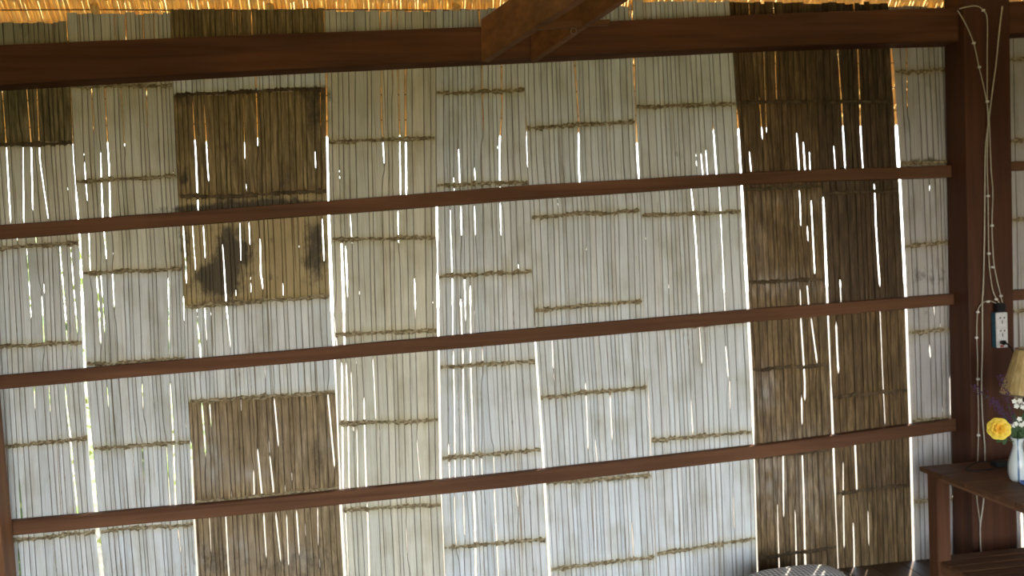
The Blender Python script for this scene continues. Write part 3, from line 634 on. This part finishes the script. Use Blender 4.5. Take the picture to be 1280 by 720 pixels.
# ------------------------------------------------------------------ roof
# thatch slope: passes just above the wall, falls outward to the eave and climbs over the room
EV, SL = .66, math.radians(43)
def slope_z(y): return ZR - (y)*math.tan(SL)
ZR = at(472, 0, 0).z + .10
roof = tag(empty('ceiling', (0, 0, ZR)), 'golden thatch of the roof showing above the bamboo wall', 'thatch roof', kind='structure')
bm = bmesh.new()   # outer skin of the thatch
prev = None
XA, XB = -2.6, 4.0
ylist = [EV, .25, 0.0, -.5, -1.2, -2.4]
for side in (0,):
    ring = []
    for y in ylist: ring.append((bm.verts.new((XA, y, slope_z(y)+.035)), bm.verts.new((XB, y, slope_z(y)+.035))))
    for a, b in zip(ring, ring[1:]): bm.faces.new((a[0], a[1], b[1], b[0]))
    # unseen far slope to the open front, eave kept low to dim the upper wall
    y2 = -5.3; z2 = 1.94
    v0, v1 = bm.verts.new((XA, y2, z2)), bm.verts.new((XB, y2, z2))
    bm.faces.new((ring[-1][0], ring[-1][1], v1, v0))
r_ = bmesh.ops.solidify(bm, geom=bm.faces[:], thickness=.006)
obj('thatch_cover', bm, M['thatch'], roof)
bm = bmesh.new()   # unseen dark layer added over the room to stop the thatch glowing in
P_ = [(-.32, slope_z(-.32)+.012), (-2.4, slope_z(-2.4)+.012), (-5.2, 1.95)]
R_ = [(bm.verts.new((XA, y, z)), bm.verts.new((XB, y, z))) for y, z in P_]
for a, b in zip(R_, R_[1:]): bm.faces.new((a[0], a[1], b[1], b[0]))
bmesh.ops.solidify(bm, geom=bm.faces[:], thickness=.012)
obj('light_block_layer', bm, M['light_block'], roof)
# blades of the underside, courses tied to battens
rnd = random.Random(5)
vs, fs = [], []
for ci in range(7):
    y0 = EV-.02-ci*.115          # lower end of the course
    x = XA
    while x < XB:
        wd = rnd.uniform(.006, .012); l = rnd.uniform(.17, .21); sk = rnd.uniform(-.006, .006)
        ya, yb_ = y0+rnd.uniform(-.012, .012), y0-l*math.cos(SL)
        off = rnd.uniform(.002, .012)
        za, zb = slope_z(ya)-off-.012, slope_z(yb_)-off+.010
        i = len(vs); th = wd*.35
        vs += [(x, ya, za), (x+wd, ya, za), (x+wd+sk, yb_, zb), (x+sk, yb_, zb), (x+wd/2, ya, za-th), (x+wd/2+sk, yb_, zb-th)]
        fs += [(i, i+3, i+2, i+1), (i, i+4, i+5, i+3), (i+4, i+1, i+2, i+5), (i, i+1, i+4), (i+3, i+5, i+2)]
        x += wd*.66
me = bpy.data.meshes.new('thatch_blades'); me.from_pydata([(a, b, c-ZR) for a, b, c in vs], [], fs); me.materials.append(M['thatch'])
o = bpy.data.objects.new('thatch_blades', me); COL.objects.link(o); o.parent = roof; o['kind'] = 'stuff'
for ci in range(7):
    y = EV-.10-ci*.115; bm = bmesh.new()
    tube(bm, [(XA+i*.3, y, slope_z(y)-.022+.002*math.sin(i*1.7)) for i in range(23)], .0028, 5)
    obj('stitching', bm, M['stitch'], roof)
for px in (-120, 112, 330, 561, 830, 1290):     # rafters outside, under the thatch
    bm = bmesh.new(); x = at(px, 10, .1).x
    tube(bm, [(x+.0, EV-.01, slope_z(EV)-.055), (x+.02, .2, slope_z(.2)-.052), (x+.03, 0.06, slope_z(.06)-.05)], .019, 8)
    obj('rafter', bm, M['thatch'], roof, True)
bm = bmesh.new()                                # dark purlin over the wall head
A = [at(px, py, -.06) for px, py in ((-150, 3), (0, -1), (320, -4), (640, -9), (960, -14), (1240, -18))]
tube(bm, [a+Vector((0, 0, .037)) for a in A], .035, 10)
tag(obj('purlin', bm, M['beam'], None, True, base=A[0]), 'dark round pole along the very top of the picture', 'purlin', kind='structure')

# side walls of upright boards reach up to the slope of the roof (unseen, added to shut out side and gable sky)
def roof_z(y): return slope_z(y)-.02 if y > -2.4 else slope_z(-2.4)-.02+(y+2.4)/(-5.3+2.4)*(1.94-slope_z(-2.4))
def board(name, xa, xb, ya, yb, parent):
    secs = [[(xa, y, 0), (xb, y, 0), (xb, y, roof_z(y)), (xa, y, roof_z(y))] for y in (ya, (ya+yb)/2, yb)]
    obj(name, beam_mesh(secs), M['floor'], parent)
wr = tag(empty('wall_right', (3.95, -2, 0)), 'unseen brown board wall closing the room on the right, added for the light', 'wall', kind='structure')
for i in range(19): board('board', 3.95, 3.975, -.02-(i+1)*.28+.002, -.02-i*.28, wr)

wl = tag(empty('wall_left', (-2.38, -2, 0)), 'unseen brown board wall closing the room on the left, added for the light', 'wall', kind='structure')
for i in range(19): board('board', -2.405, -2.38, -.02-(i+1)*.28+.002, -.02-i*.28, wl)

# ------------------------------------------------------------------ outside
bm = bmesh.new(); box(bm, (-30, -40, -.75), (30, -.6, -.7))  # unseen front ground, added to send dim warm light up the wall
tag(obj('bounce_lawn', bm, M['bounce_grass'], None, base=Vector((0, -8, -.7))), 'unseen grassy ground added on the open side to bounce warm light', 'bounce_lawn', kind='structure')
bm = bmesh.new(); box(bm, (-30, -.6, -.75), (30, 40, -.7))
tag(obj('ground', bm, M['ground'], None, base=Vector((0, 5, -.7))), 'sunlit pale ground outside, glimpsed through the gaps', 'ground', kind='structure')
def bush(cx, cy, h, r, seed, label):
    rn = random.Random(seed); e = tag(empty('bush', (cx, cy, -.7)), label, 'bush', 'bushes outside behind the left end')
    bm = bmesh.new(); 
    for q in range(7):
        a = q*.9; tube(bm, spline([(cx, cy, -.7), (cx+.15*r*math.cos(a), cy+.15*r*math.sin(a), -.7+h*.4), (cx+.55*r*math.cos(a), cy+.55*r*math.sin(a), -.7+h*.85)], 3), [.02]*3+[.012]*4, 5)
    obj('stem', bm, M['stem'], e)
    v, f = [], []
    for q in range(900):
        u = rn.random(); a = rn.uniform(0, 6.283); rr = r*math.sqrt(rn.random())*(math.sin(math.pi*(.12+.8*u))**.5)
        p = Vector((cx+rr*math.cos(a), cy+rr*math.sin(a), -.7+h*(.12+.9*u))); d = Vector((rn.uniform(-1, 1), rn.uniform(-1, 1), rn.uniform(-.6, .8))).normalized()
        s = d.cross(Vector((0, 0, 1))).normalized()*.035; l = rn.uniform(.09, .16); i = len(v)
        v += [p, p+d*l*.5+s, p+d*l, p+d*l*.5-s, p+d*l*.5+Vector((0, 0, .012))]
        f += [(i, i+1, i+4), (i+1, i+2, i+4), (i+2, i+3, i+4), (i+3, i, i+4)]
    me = bpy.data.meshes.new('foliage'); me.from_pydata([p-Vector((cx, cy, -.7)) for p in v], [], f); me.materials.append(M['bush'])
    o = bpy.data.objects.new('foliage', me); COL.objects.link(o); o.parent = e; o['kind'] = 'stuff'
bush(-2.35, 2.0, 2.5, .75, 1, 'green bush outside seen as slivers through gaps at the far left')
bush(-2.1, 4.3, 2.9, .8, 2, 'green bush outside seen as slivers through gaps of the second sheet')

# ------------------------------------------------------------------ table at the right
YB = -.30                                  # back edge of the table
c0 = at(1149, 583, YB); TZ = c0.z; X0 = c0.x; X1 = X0+1.15; YF = YB-1.05
tbl = tag(empty('side_table', (X0+.5, YB-.3, 0)), 'low brown wooden table with a slatted lower shelf beside the wide post', 'table')
TH = .022
bm = bmesh.new(); x = 0
for i in range(7):                          # top of boards
    bm = bmesh.new(); ya = YB-i*.155; box(bm, (X0, ya-(.1542 if i < 6 else .12), TZ-TH), (X1, ya, TZ), .0025)
    obj('top_board', bm, M['table'], tbl)
LW = .066; LX = at(1160, 640, YB-.03).x
for (lx, ly) in ((LX, YB-.03-LW), (X1-.04-LW, YB-.03-LW), (LX, YF+.03), (X1-.04-LW, YF+.03)):
    bm = bmesh.new(); box(bm, (lx, ly, 0), (lx+LW, ly+LW, TZ-TH), .003); obj('leg', bm, M['table_leg'], tbl)
AH = .05
bm = bmesh.new(); box(bm, (LX+.012, YF+.03+LW, TZ-TH-AH*.45), (LX+.034, YB-.03-LW, TZ-TH)); obj('apron', bm, M['table_lit_side'], tbl)
bm = bmesh.new(); box(bm, (LX+LW, YF+.045, TZ-TH-AH), (X1-.04-LW, YF+.065, TZ-TH)); obj('apron', bm, M['table_leg'], tbl)
SZ = at(1190, 693, YB-.03).z
SX0 = LX+.004
for yy in (YB-.05, YF+.06):
    pass
bm = bmesh.new(); box(bm, (SX0+.01, YF+.03+LW, SZ-.055), (SX0+.034, YB-.03-LW, SZ-.0185)); obj('shelf_rail', bm, M['table_lit_side'], tbl)
for i in range(13):
    ya = YB-.032-LW*0-i*.071
    xa = SX0+.004 if LW < .0 or 1 <= i <= 11 else LX+LW+.001
    bm = bmesh.new(); box(bm, (xa if i not in (0,) else LX+LW+.001, ya-.062, SZ-.018), (X1-.05, ya, SZ), .003); obj('shelf_slat', bm, M['table'], tbl)

# lamp (its left part stands in the frame)
YL = YB-.24
def px2(px, py, Y=YL): return at(px, py, Y)
lt = atz(1287, 600, TZ); LAX = px2(1288, 460).x
zt, zb = px2(1271, 437).z, px2(1262, 493).z
rt, rb = (LAX-px2(1270, 437).x)*.84, (LAX-px2(1249, 494).x)*.78
lamp = tag(empty('table_lamp', (LAX, YL, TZ)), 'table lamp with a pleated parchment shade at the right edge of the picture', 'lamp')
m, n, b = newmat('parchment'); nz = N(n, 'ShaderNodeTexNoise'); nz.inputs['Scale'].default_value = 1; n.links.new(scaled_pos(n, (60, 60, 14)), nz.inputs['Vector'])
r = ramp(n, nz.outputs[0], [(.3, (.40, .28, .11)), (.7, (.62, .48, .23))]); n.links.new(r.outputs[0], b.inputs['Base Color']); b.inputs['Roughness'].default_value = .7
b.inputs['Transmission Weight'].default_value = 0; M['parch'] = m
def shade_panel(a0, a1):
    bm = bmesh.new(); P = []
    for a in (a0+.015, (a0+a1)/2, a1-.015):
        P.append([Vector((LAX+r_*math.cos(a), YL+r_*math.sin(a), z_)) for r_, z_ in ((rb, zb), ((rb+rt)/2*.985, (zb+zt)/2), (rt, zt))])
    o_ = [[bm.verts.new(p) for p in c] for c in P]; i_ = [[bm.verts.new(p+(Vector((LAX, YL, p.z))-p).normalized()*.0025) for p in c] for c in P]
    for A_, fl_ in ((o_, 0), (i_, 1)):
        for u in range(2):
            for v in range(2): bm.faces.new((A_[u][v], A_[u+1][v], A_[u+1][v+1], A_[u][v+1]))
    for v in range(2): bm.faces.new((o_[0][v], o_[0][v+1], i_[0][v+1], i_[0][v])); bm.faces.new((o_[2][v], o_[2][v+1], i_[2][v+1], i_[2][v]))
    for u in range(2): bm.faces.new((o_[u][0], o_[u+1][0], i_[u+1][0], i_[u][0])); bm.faces.new((o_[u][2], o_[u+1][2], i_[u+1][2], i_[u][2]))
    return bm
sh = empty('lamp_shade', (LAX, YL, zb), lamp)
for i in range(8):
    a0 = math.pi+.1+i*math.pi/4; obj('shade_panel', shade_panel(a0, a0+math.pi/4), M['parch'], sh)
for rr, zz in ((rt, zt), (rb, zb)):
    bm = bmesh.new(); tube(bm, [(LAX+rr*math.cos(a), YL+rr*math.sin(a), zz) for a in [i*math.pi/16 for i in range(33)]], .003, 5); obj('shade_ring', bm, M['metal'], sh)
bm = bmesh.new()
for i in range(3): a = i*2.094; tube(bm, [(LAX, YL, zt-.01), (LAX+rt*math.cos(a), YL+rt*math.sin(a), zt)], .002, 5)
obj('shade_spider', bm, M['metal'], sh)
bm = bmesh.new(); H = zb-TZ
rg = lathe(bm, [(.0, 0), (.062, 0), (.064, .008), (.05, .018), (.02, .03), (.014, .05), (.022, H*.4), (.026, H*.55), (.014, H*.8), (.009, H*.92), (.009, H+.01), (0, H+.01)], (LAX, YL, TZ), 20)
obj('lamp_base', bm, M['table_leg'], lamp, True)
bm = bmesh.new(); rg = lathe(bm, [(0, 0), (.012, .002), (.014, .02), (.028, .06), (.026, .08), (.012, .095), (0, .098)], (LAX, YL, zb+.012), 16)
obj('bulb', bm, M['clip'], lamp, True)

# vase with blue stripes
pv = atz(1273, 601, TZ); VX, VY = pv.x, pv.y
dist = F/((at(1273, 600, VY)-CAM).dot(R @ Vector((0, 0, -1))))    # px per metre at the vase
hv = 54/dist; ru = 1/dist
vase = tag(empty('flower_vase', (VX, VY, TZ)), 'small white porcelain vase with blue stripes holding the flowers', 'vase')
prof = [(0, 0), (8*ru, 0), (10.5*ru, 3*ru), (11.8*ru, 10*ru), (11.6*ru, 20*ru), (9.5*ru, 30*ru), (6.6*ru, 39*ru), (5.3*ru, 44*ru), (5.8*ru, 48*ru), (8.2*ru, 54*ru), (7.3*ru, 54*ru), (4.6*ru, 45*ru), (6*ru, 38*ru), (9*ru, 26*ru), (9*ru, 8*ru), (0, 3*ru)]
m, n, b = newmat('striped_porcelain')
tcn = n.nodes.new('ShaderNodeTexCoord'); spn = n.nodes.new('ShaderNodeSeparateXYZ'); n.links.new(tcn.outputs['Object'], spn.inputs[0])
at2 = N(n, 'ShaderNodeMath', operation='ARCTAN2'); n.links.new(spn.outputs['Y'], at2.inputs[0]); n.links.new(spn.outputs['X'], at2.inputs[1])
ml = N(n, 'ShaderNodeMath', operation='MULTIPLY'); n.links.new(at2.outputs[0], ml.inputs[0]); ml.inputs[1].default_value = 5.0
sn = N(n, 'ShaderNodeMath', operation='SINE'); n.links.new(ml.outputs[0], sn.inputs[0])
rr_ = ramp(n, sn.outputs[0], [(.0, (.60, .66, .68)), (.80, (.60, .66, .68)), (.93, (.10, .17, .30))]); n.links.new(rr_.outputs[0], b.inputs['Base Color'])
b.inputs['Roughness'].default_value = .22; M['vase'] = m
bm = bmesh.new(); lathe(bm, prof, (VX, VY, TZ), 28); obj('vase_body', bm, M['vase'], vase, True)
bm = bmesh.new(); tube(bm, [(VX+8*ru*math.cos(a), VY+8*ru*math.sin(a), TZ+54*ru) for a in [i*math.pi/12 for i in range(25)]], .7*ru, 5); obj('vase_rim', bm, M['vase'], vase, True)
MOUTH = Vector((VX, VY, TZ+48*ru))

# yellow flower facing the camera
m, n, b = newmat('yellow_petal'); la = N(n, 'ShaderNodeAttribute', attribute_name='tone')
n.links.new(la.outputs['Color'], b.inputs['Base Color']); b.inputs['Roughness'].default_value = .55; M['yellow'] = m
FC = at(1248.5, 536, VY-.03)
yf = tag(empty('yellow_flower', FC), 'large round yellow blossom leaning left out of the vase', 'flower')
to = (CAM-FC).normalized(); ux = to.cross(Vector((0, 0, 1))).normalized()*-1; uy = to.cross(ux); 
if uy.z < 0: uy = -uy
def petal(c, ang, ln, wd, tilt, cup, parent, mat, ca, cb_, fr=(ux, uy, to), name='petal'):
    U, V, T = fr; d = U*math.cos(ang)+V*math.sin(ang); s = U*-math.sin(ang)+V*math.cos(ang)
    vs, cs, fs = [], [], []
    NU, NV = 5, 6
    for i in range(NV+1):
        t = i/NV; hw = wd*math.sin(math.pi*min(.98, .12+.80*t))**.7 if t < 1 else wd*.42
        for jx in range(NU):
            q = -1+2*jx/(NU-1); rr = ln*t*(1-.10*q*q)
            p = c+d*rr*math.cos(tilt)+s*q*hw+T*(rr*math.sin(tilt)+cup*(q*q)*hw-cup*.4*t*t*ln)
            vs.append(p); cs.append((*[ca[k]+(cb_[k]-ca[k])*min(1, t*1.1) for k in range(3)], 1))
    for i in range(NV):
        for jx in range(NU-1):
            a = i*NU+jx; fs.append((a, a+1, a+NU+1, a+NU))
    off = WB(parent); me = bpy.data.meshes.new(name); me.from_pydata([v-off for v in vs], [], fs)
    at_ = me.color_attributes.new('tone', 'FLOAT_COLOR', 'POINT'); at_.data.foreach_set('color', [q for c_ in cs for q in c_])
    me.materials.append(mat)
    for p_ in me.polygons: p_.use_smooth = True
    o = bpy.data.objects.new(name, me); COL.objects.link(o); o.parent = parent
    sm = o.modifiers.new('thickness', 'SOLIDIFY'); sm.thickness = .0008
    return o
pxm = 1/dist
for k in range(8): petal(FC-to*.004+to*.0006*(k%2), k*math.pi/4+.35, 14*pxm, 9.8*pxm, .15, .16, yf, M['yellow'], (.80, .47, .02), (.92, .72, .10))
for k in range(5): petal(FC, k*2*math.pi/5+.9, 9.6*pxm, 6.0*pxm, .42, .3, yf, M['yellow'], (.78, .36, .01), (.90, .60, .04))
for k in range(4): petal(FC+to*.002, k*math.pi/2+.2, 5.6*pxm, 3.8*pxm, .8, .35, yf, M['yellow'], (.62, .25, .01), (.84, .46, .03))
bm = bmesh.new(); tube(bm, spline([MOUTH, (MOUTH+FC)/2+Vector((-.01, 0, -.012)), FC-to*.01+Vector((0, 0, -.005))], 5), .0016, 6); obj('stem', bm, M['stem'], yf, True)
for (a, b2) in ((1246, 553), (1255, 556)):
    p = at(a, b2, VY-.02); petal(at(1256, 545, VY-.01), 0, .001+abs((p-at(1256, 545, VY-.01)).length), 3.2*pxm, 0, .1, yf, M['leaf'], (.02, .05, .02), (.04, .08, .03),
        ((p-at(1256, 545, VY-.01)).normalized(), to.cross((p-at(1256, 545, VY-.01)).normalized()).normalized(), to), 'leaf')

# white blossoms: small clusters
for idx, (cpx, cpy, lab) in enumerate(((1275, 505, 'upper cluster of small white blossoms against the lamp shade'), (1274.5, 528, 'lower cluster of small white blossoms just above the vase mouth'))):
    c = at(cpx, cpy, VY-.02); e = tag(empty('white_blossom', c), lab, 'flower', 'white blossoms in the vase')
    rn = random.Random(idx+3)
    for bl, (dx, dy) in enumerate(((-4, 3), (3, 4), (0, -4), (6, -1), (-6, -3)) if idx == 0 else ((-4, 2), (2, 3), (0, -4), (6, 0), (-7, 4))):
        cc = c+ux*dx*pxm+uy*dy*-pxm+to*rn.uniform(-.006, .006)
        for k in range(5): petal(cc, k*1.2566+bl, 3.4*pxm, 1.35*pxm, .25, .2, e, M['white_petal'], (.7, .7, .5), (.9, .9, .9))
    bm = bmesh.new(); tube(bm, spline([MOUTH, (MOUTH+c)/2+Vector((.004, 0, 0)), c-to*.004], 4), .0011, 5); obj('stem', bm, M['stem'], e)
# dark leaves behind
bm = bmesh.new()
lf = tag(empty('leafy_sprig', MOUTH), 'dark green leafy sprig rising behind the white blossoms', 'leaves')
for k, (lx, ly) in enumerate(((1268, 520), (1282, 515), (1264, 535), (1278, 538), (1270, 545), (1284, 530))):
    p = at(lx, ly, VY+.01); d = p-MOUTH; petal(MOUTH+d*.35, 0, d.length*.75, 4*pxm, 0, .12, lf, M['leaf'], (.02, .05, .02), (.04, .08, .03), (d.normalized(), to.cross(d.normalized()).normalized(), to), 'leaf')
bm = bmesh.new(); tube(bm, [MOUTH-Vector((0, 0, .02)), at(1273, 525, VY+.005)], .0013, 5); obj('stem', bm, M['stem'], lf)
# purple sprigs
for idx, (pts, lab) in enumerate((([(1264, 535), (1255, 518), (1244, 507), (1232, 495), (1218, 484)], 'long drooping sprig of tiny purple blossoms reaching left across the cords'),
                                  ([(1268, 532), (1263, 515), (1259, 497), (1254, 478), (1250, 470)], 'upright sprig of tiny purple blossoms in front of the lamp shade'),
                                  ([(1266, 535), (1257, 523), (1251, 512), (1243, 500)], 'short bushy sprig of tiny purple blossoms above the yellow flower'))):
    P = [MOUTH]+[at(a, b2, VY-.01*idx) for a, b2 in pts]; S_ = spline(P, 6)
    e = tag(empty('purple_sprig', MOUTH), lab, 'flower', 'purple sprigs in the vase')
    bm = bmesh.new(); tube(bm, S_, .0010, 5); obj('stem', bm, M['stem'], e)
    bm = bmesh.new(); rn = random.Random(idx*7+1)
    for q in range(120):
        p = S_[rn.randrange(8, len(S_))]+Vector((rn.gauss(0, 2.4*pxm), rn.gauss(0, .005), rn.gauss(0, 2.4*pxm)))
        r0 = bmesh.ops.create_icosphere(bm, subdivisions=1, radius=rn.uniform(.5, 1.1)*pxm)
        for v in r0['verts']: v.co = v.co*Vector((1, 1, 1)).x+p
    o = obj('tiny_blossoms', bm, M['purple'], e); o['kind'] = 'stuff'

# black adaptor and its cable on the table
ad = atz(1250, 583, TZ)
adp = tag(empty('power_adaptor', ad), 'black power adaptor lying on the table left of the vase', 'adaptor')
bm = bmesh.new(); box(bm, (ad.x-.036, ad.y-.022, TZ+.0008), (ad.x+.03, ad.y+.022, TZ+.027), .004); obj('adaptor_body', bm, M['black'], adp)
C = [(1244, 586), (1232, 587.5), (1217, 588.5), (1207, 587)]
pts = [atz(a, b2, TZ+.004) for a, b2 in C]+[atz(1213, 582, TZ+.012), atz(1222, 578, TZ+.022), atz(1236, 577, TZ+.020), atz(1250, 577, TZ+.012)]
bm = bmesh.new(); tube(bm, spline(pts, 6), .0030, 6); obj('cable', bm, M['black'], adp, True)
# small blue dish at the very edge
bd = atz(1281, 606, TZ)
e = tag(empty('blue_dish', bd), 'little blue glazed dish at the right edge beside the vase', 'dish')
bm = bmesh.new(); lathe(bm, [(0, 0), (.014, 0), (.022, .006), (.026, .012), (.024, .012), (.018, .005), (0, .003)], bd+Vector((.005, 0, .0005)), 20); obj('dish_body', bm, M['blue'], e, True)

# ------------------------------------------------------------------ cords and the power strip on the post
YC = -.1715
def cord(name, pts, label, rad=.0026, Y=YC, clips=(), group='cream cords hanging down the post'):
    P = [at(a, b2, Y-.002*(i % 2)) for i, (a, b2) in enumerate(pts)]
    S_ = spline(P, 6); e = tag(empty(name, P[0]), label, 'cord', group)
    bm = bmesh.new(); tube(bm, S_, rad, 6); obj('cord_line', bm, M['cord'], e, True)
    for (a, b2) in clips:
        p = at(a, b2, Y); bm = bmesh.new(); box(bm, (p.x-.007, Y-.007, p.z-.005), (p.x+.007, Y+.0055, p.z+.005), .002); obj('cable_clip', bm, M['clip'], e)
    return e
cord('hanging_cord', [(1197, 13), (1207, 30), (1217, 54), (1224, 85), (1230, 110), (1236, 145), (1238, 190), (1239, 215), (1241, 240), (1240, 280), (1241, 310), (1243, 334), (1249, 362), (1254, 382)],
     'cord slanting in from the beam end, then down to the power strip', clips=((1217, 54), (1224, 84), (1240, 282), (1240.5, 334), (1251, 370)))
cord('hanging_cord', [(1199, 11), (1212, 8), (1222, 8), (1229, 13), (1234, 24), (1234, 70), (1234, 127), (1235, 155), (1234, 200), (1235, 245), (1235.5, 290), (1236, 320), (1238, 345), (1242, 366), (1250, 380)],
     'cord arching over at the top then straight down to the power strip', clips=((1229, 13), (1234, 127), (1235, 245), (1236, 317), (1245, 374)), Y=YC-.004)
cord('hanging_cord', [(1253, 8), (1249, 40), (1245, 80), (1241, 110), (1236, 150), (1232, 185), (1231, 240), (1230.5, 300), (1229, 360), (1228, 377), (1228, 430), (1227, 480), (1228, 520), (1231, 560), (1231, 595), (1229, 630), (1225, 662), (1227, 700)],
     'longest cord, from the top right of the post straight down behind the table', rad=.0034, Y=YC-.002)
cord('hanging_cord', [(1250, 382), (1243, 378), (1235, 376), (1227, 380), (1222, 390), (1221, 420), (1222, 450), (1222, 475), (1223, 510), (1223, 544), (1222, 580), (1221, 620), (1225, 655), (1226, 700)],
     'thin cord looping from the strip leftward and down with small clips', rad=.0022, Y=YC-.009, clips=((1235, 377), (1222, 390), (1220.5, 422), (1222.5, 474), (1223, 544)))
# power strip
q0, q1 = at(1244.5, 391, -.2), at(1260, 434, -.2)
ps = tag(empty('power_strip', ((q0.x+q1.x)/2, -.17, q1.z)), 'white power strip fixed upright on the wide post', 'power strip')
bm = bmesh.new(); box(bm, (q0.x, -.203, q1.z), (q1.x, -.196, q0.z), .003); obj('face_plate', bm, M['casing'], ps)
bm = bmesh.new(); box(bm, (q0.x, -.1955, q1.z), (q1.x, -.167, q0.z), .003); obj('back_housing', bm, M['casing_side'], ps)
wp = q1.x-q0.x; hp = q0.z-q1.z
def slot(fx, fz, sx, sz, mat=M['black'], nm='socket_slot'):
    cx, cz = q0.x+wp*fx, q0.z-hp*fz; bm = bmesh.new(); box(bm, (cx-sx, -.2040, cz-sz), (cx+sx, -.2028, cz+sz)); obj(nm, bm, mat, ps)
for fz in (.15, .52):
    slot(.36, fz, .0035, .0035); slot(.70, fz, .0035, .0035); slot(.52, fz+.12, .0018, .0085)
slot(.45, .955, .009, .0045, M['red'], 'switch')
pz = at(1253, 377, -.19); pb = tag(empty('plug', pz), 'black plug block on top of the power strip', 'plug')
bm = bmesh.new(); box(bm, (q0.x+.010, -.200, q0.z+.001), (q1.x-.004, -.170, q0.z+.045), .005); obj('plug_body', bm, M['black'], pb)
k0 = at(1253, 428, -.212)
pl = tag(empty('lamp_plug', k0), 'small black plug with its lead in the lowest socket', 'plug')
bm = bmesh.new(); r0 = bmesh.ops.create_cone(bm, segments=12, radius1=.012, radius2=.008, depth=.02, cap_ends=True)
for v in r0['verts']: v.co = Vector((v.co.x, v.co.z, v.co.y))+Vector((k0.x, -.2145, k0.z))
obj('plug_body', bm, M['black'], pl)
bm = bmesh.new(); tube(bm, spline([(k0.x, -.222, k0.z), at(1259, 430, -.24), at(1265, 437, -.27), at(1270, 447, -.31), at(1278, 470, -.33), (LAX-.02, YL+.02, TZ+.15), (LAX-.01, YL+.03, TZ+.03)], 5), .0038, 6); obj('lead', bm, M['black'], pl, True)

# ------------------------------------------------------------------ checked pillow
m, n, b = newmat('checked_cotton')
uvn = n.nodes.new('ShaderNodeTexCoord'); ws_ = []
for k, ax in ((0, 'X'), (1, 'Y')):
    s_ = n.nodes.new('ShaderNodeSeparateXYZ'); n.links.new(uvn.outputs['Object'], s_.inputs[0])
    mu = N(n, 'ShaderNodeMath', operation='MULTIPLY'); n.links.new(s_.outputs[ax], mu.inputs[0]); mu.inputs[1].default_value = (330, 330)[k]
    si = N(n, 'ShaderNodeMath', operation='SINE'); n.links.new(mu.outputs[0], si.inputs[0])
    ws_.append(ramp(n, si.outputs[0], [(.35, (.20, .20, .22)), (.6, (.84, .84, .84))]).outputs[0])
n.links.new(mix(n, ws_[0], ws_[1], .5), b.inputs['Base Color']); b.inputs['Roughness'].default_value = .9; M['check'] = m
def pillow(cpx, top_py, y, wid, dep, hgt, rot, label, z0=.0, sag=.0):
    T = at(cpx, top_py, y); c = Vector((T.x, y, z0)); h = T.z-z0
    bm = bmesh.new(); n_ = 22; top, bot = {}, {}
    for i in range(n_+1):
        for j_ in range(n_+1):
            u, v = -1+2*i/n_, -1+2*j_/n_
            k = (max(0, 1-abs(u)**3.2)*max(0, 1-abs(v)**3.2))**.45
            pin = 1-.06*(1-abs(v)**2)*abs(u)**3-.0
            x_, y_ = u*wid/2*pin, v*dep/2*(1-.06*(1-u*u)*abs(v)**3)
            wr = .004*noise.noise(Vector((u*3, v*3, cpx)))
            xr, yr = x_*math.cos(rot)-y_*math.sin(rot), x_*math.sin(rot)+y_*math.cos(rot)
            top[i, j_] = bm.verts.new(c+Vector((xr, yr, h*.45+h*.55*k+wr*k)))
            if i in (0, n_) or j_ in (0, n_): bot[i, j_] = top[i, j_]
            else: bot[i, j_] = bm.verts.new(c+Vector((xr, yr, h*.45-h*.449*min(1, k*1.25))))
    for i in range(n_):
        for j_ in range(n_):
            bm.faces.new((top[i, j_], top[i+1, j_], top[i+1, j_+1], top[i, j_+1]))
            q = (bot[i, j_], bot[i, j_+1], bot[i+1, j_+1], bot[i+1, j_])
            bm.faces.new(q)
    return tag(obj('pillow', bm, M['check'], None, True, base=c), label, 'pillow')
pillow(1000, 714, -.42, .50, .30, .1, .05, 'grey checked pillow at the foot of the brown sheets, cut off by the bottom edge')
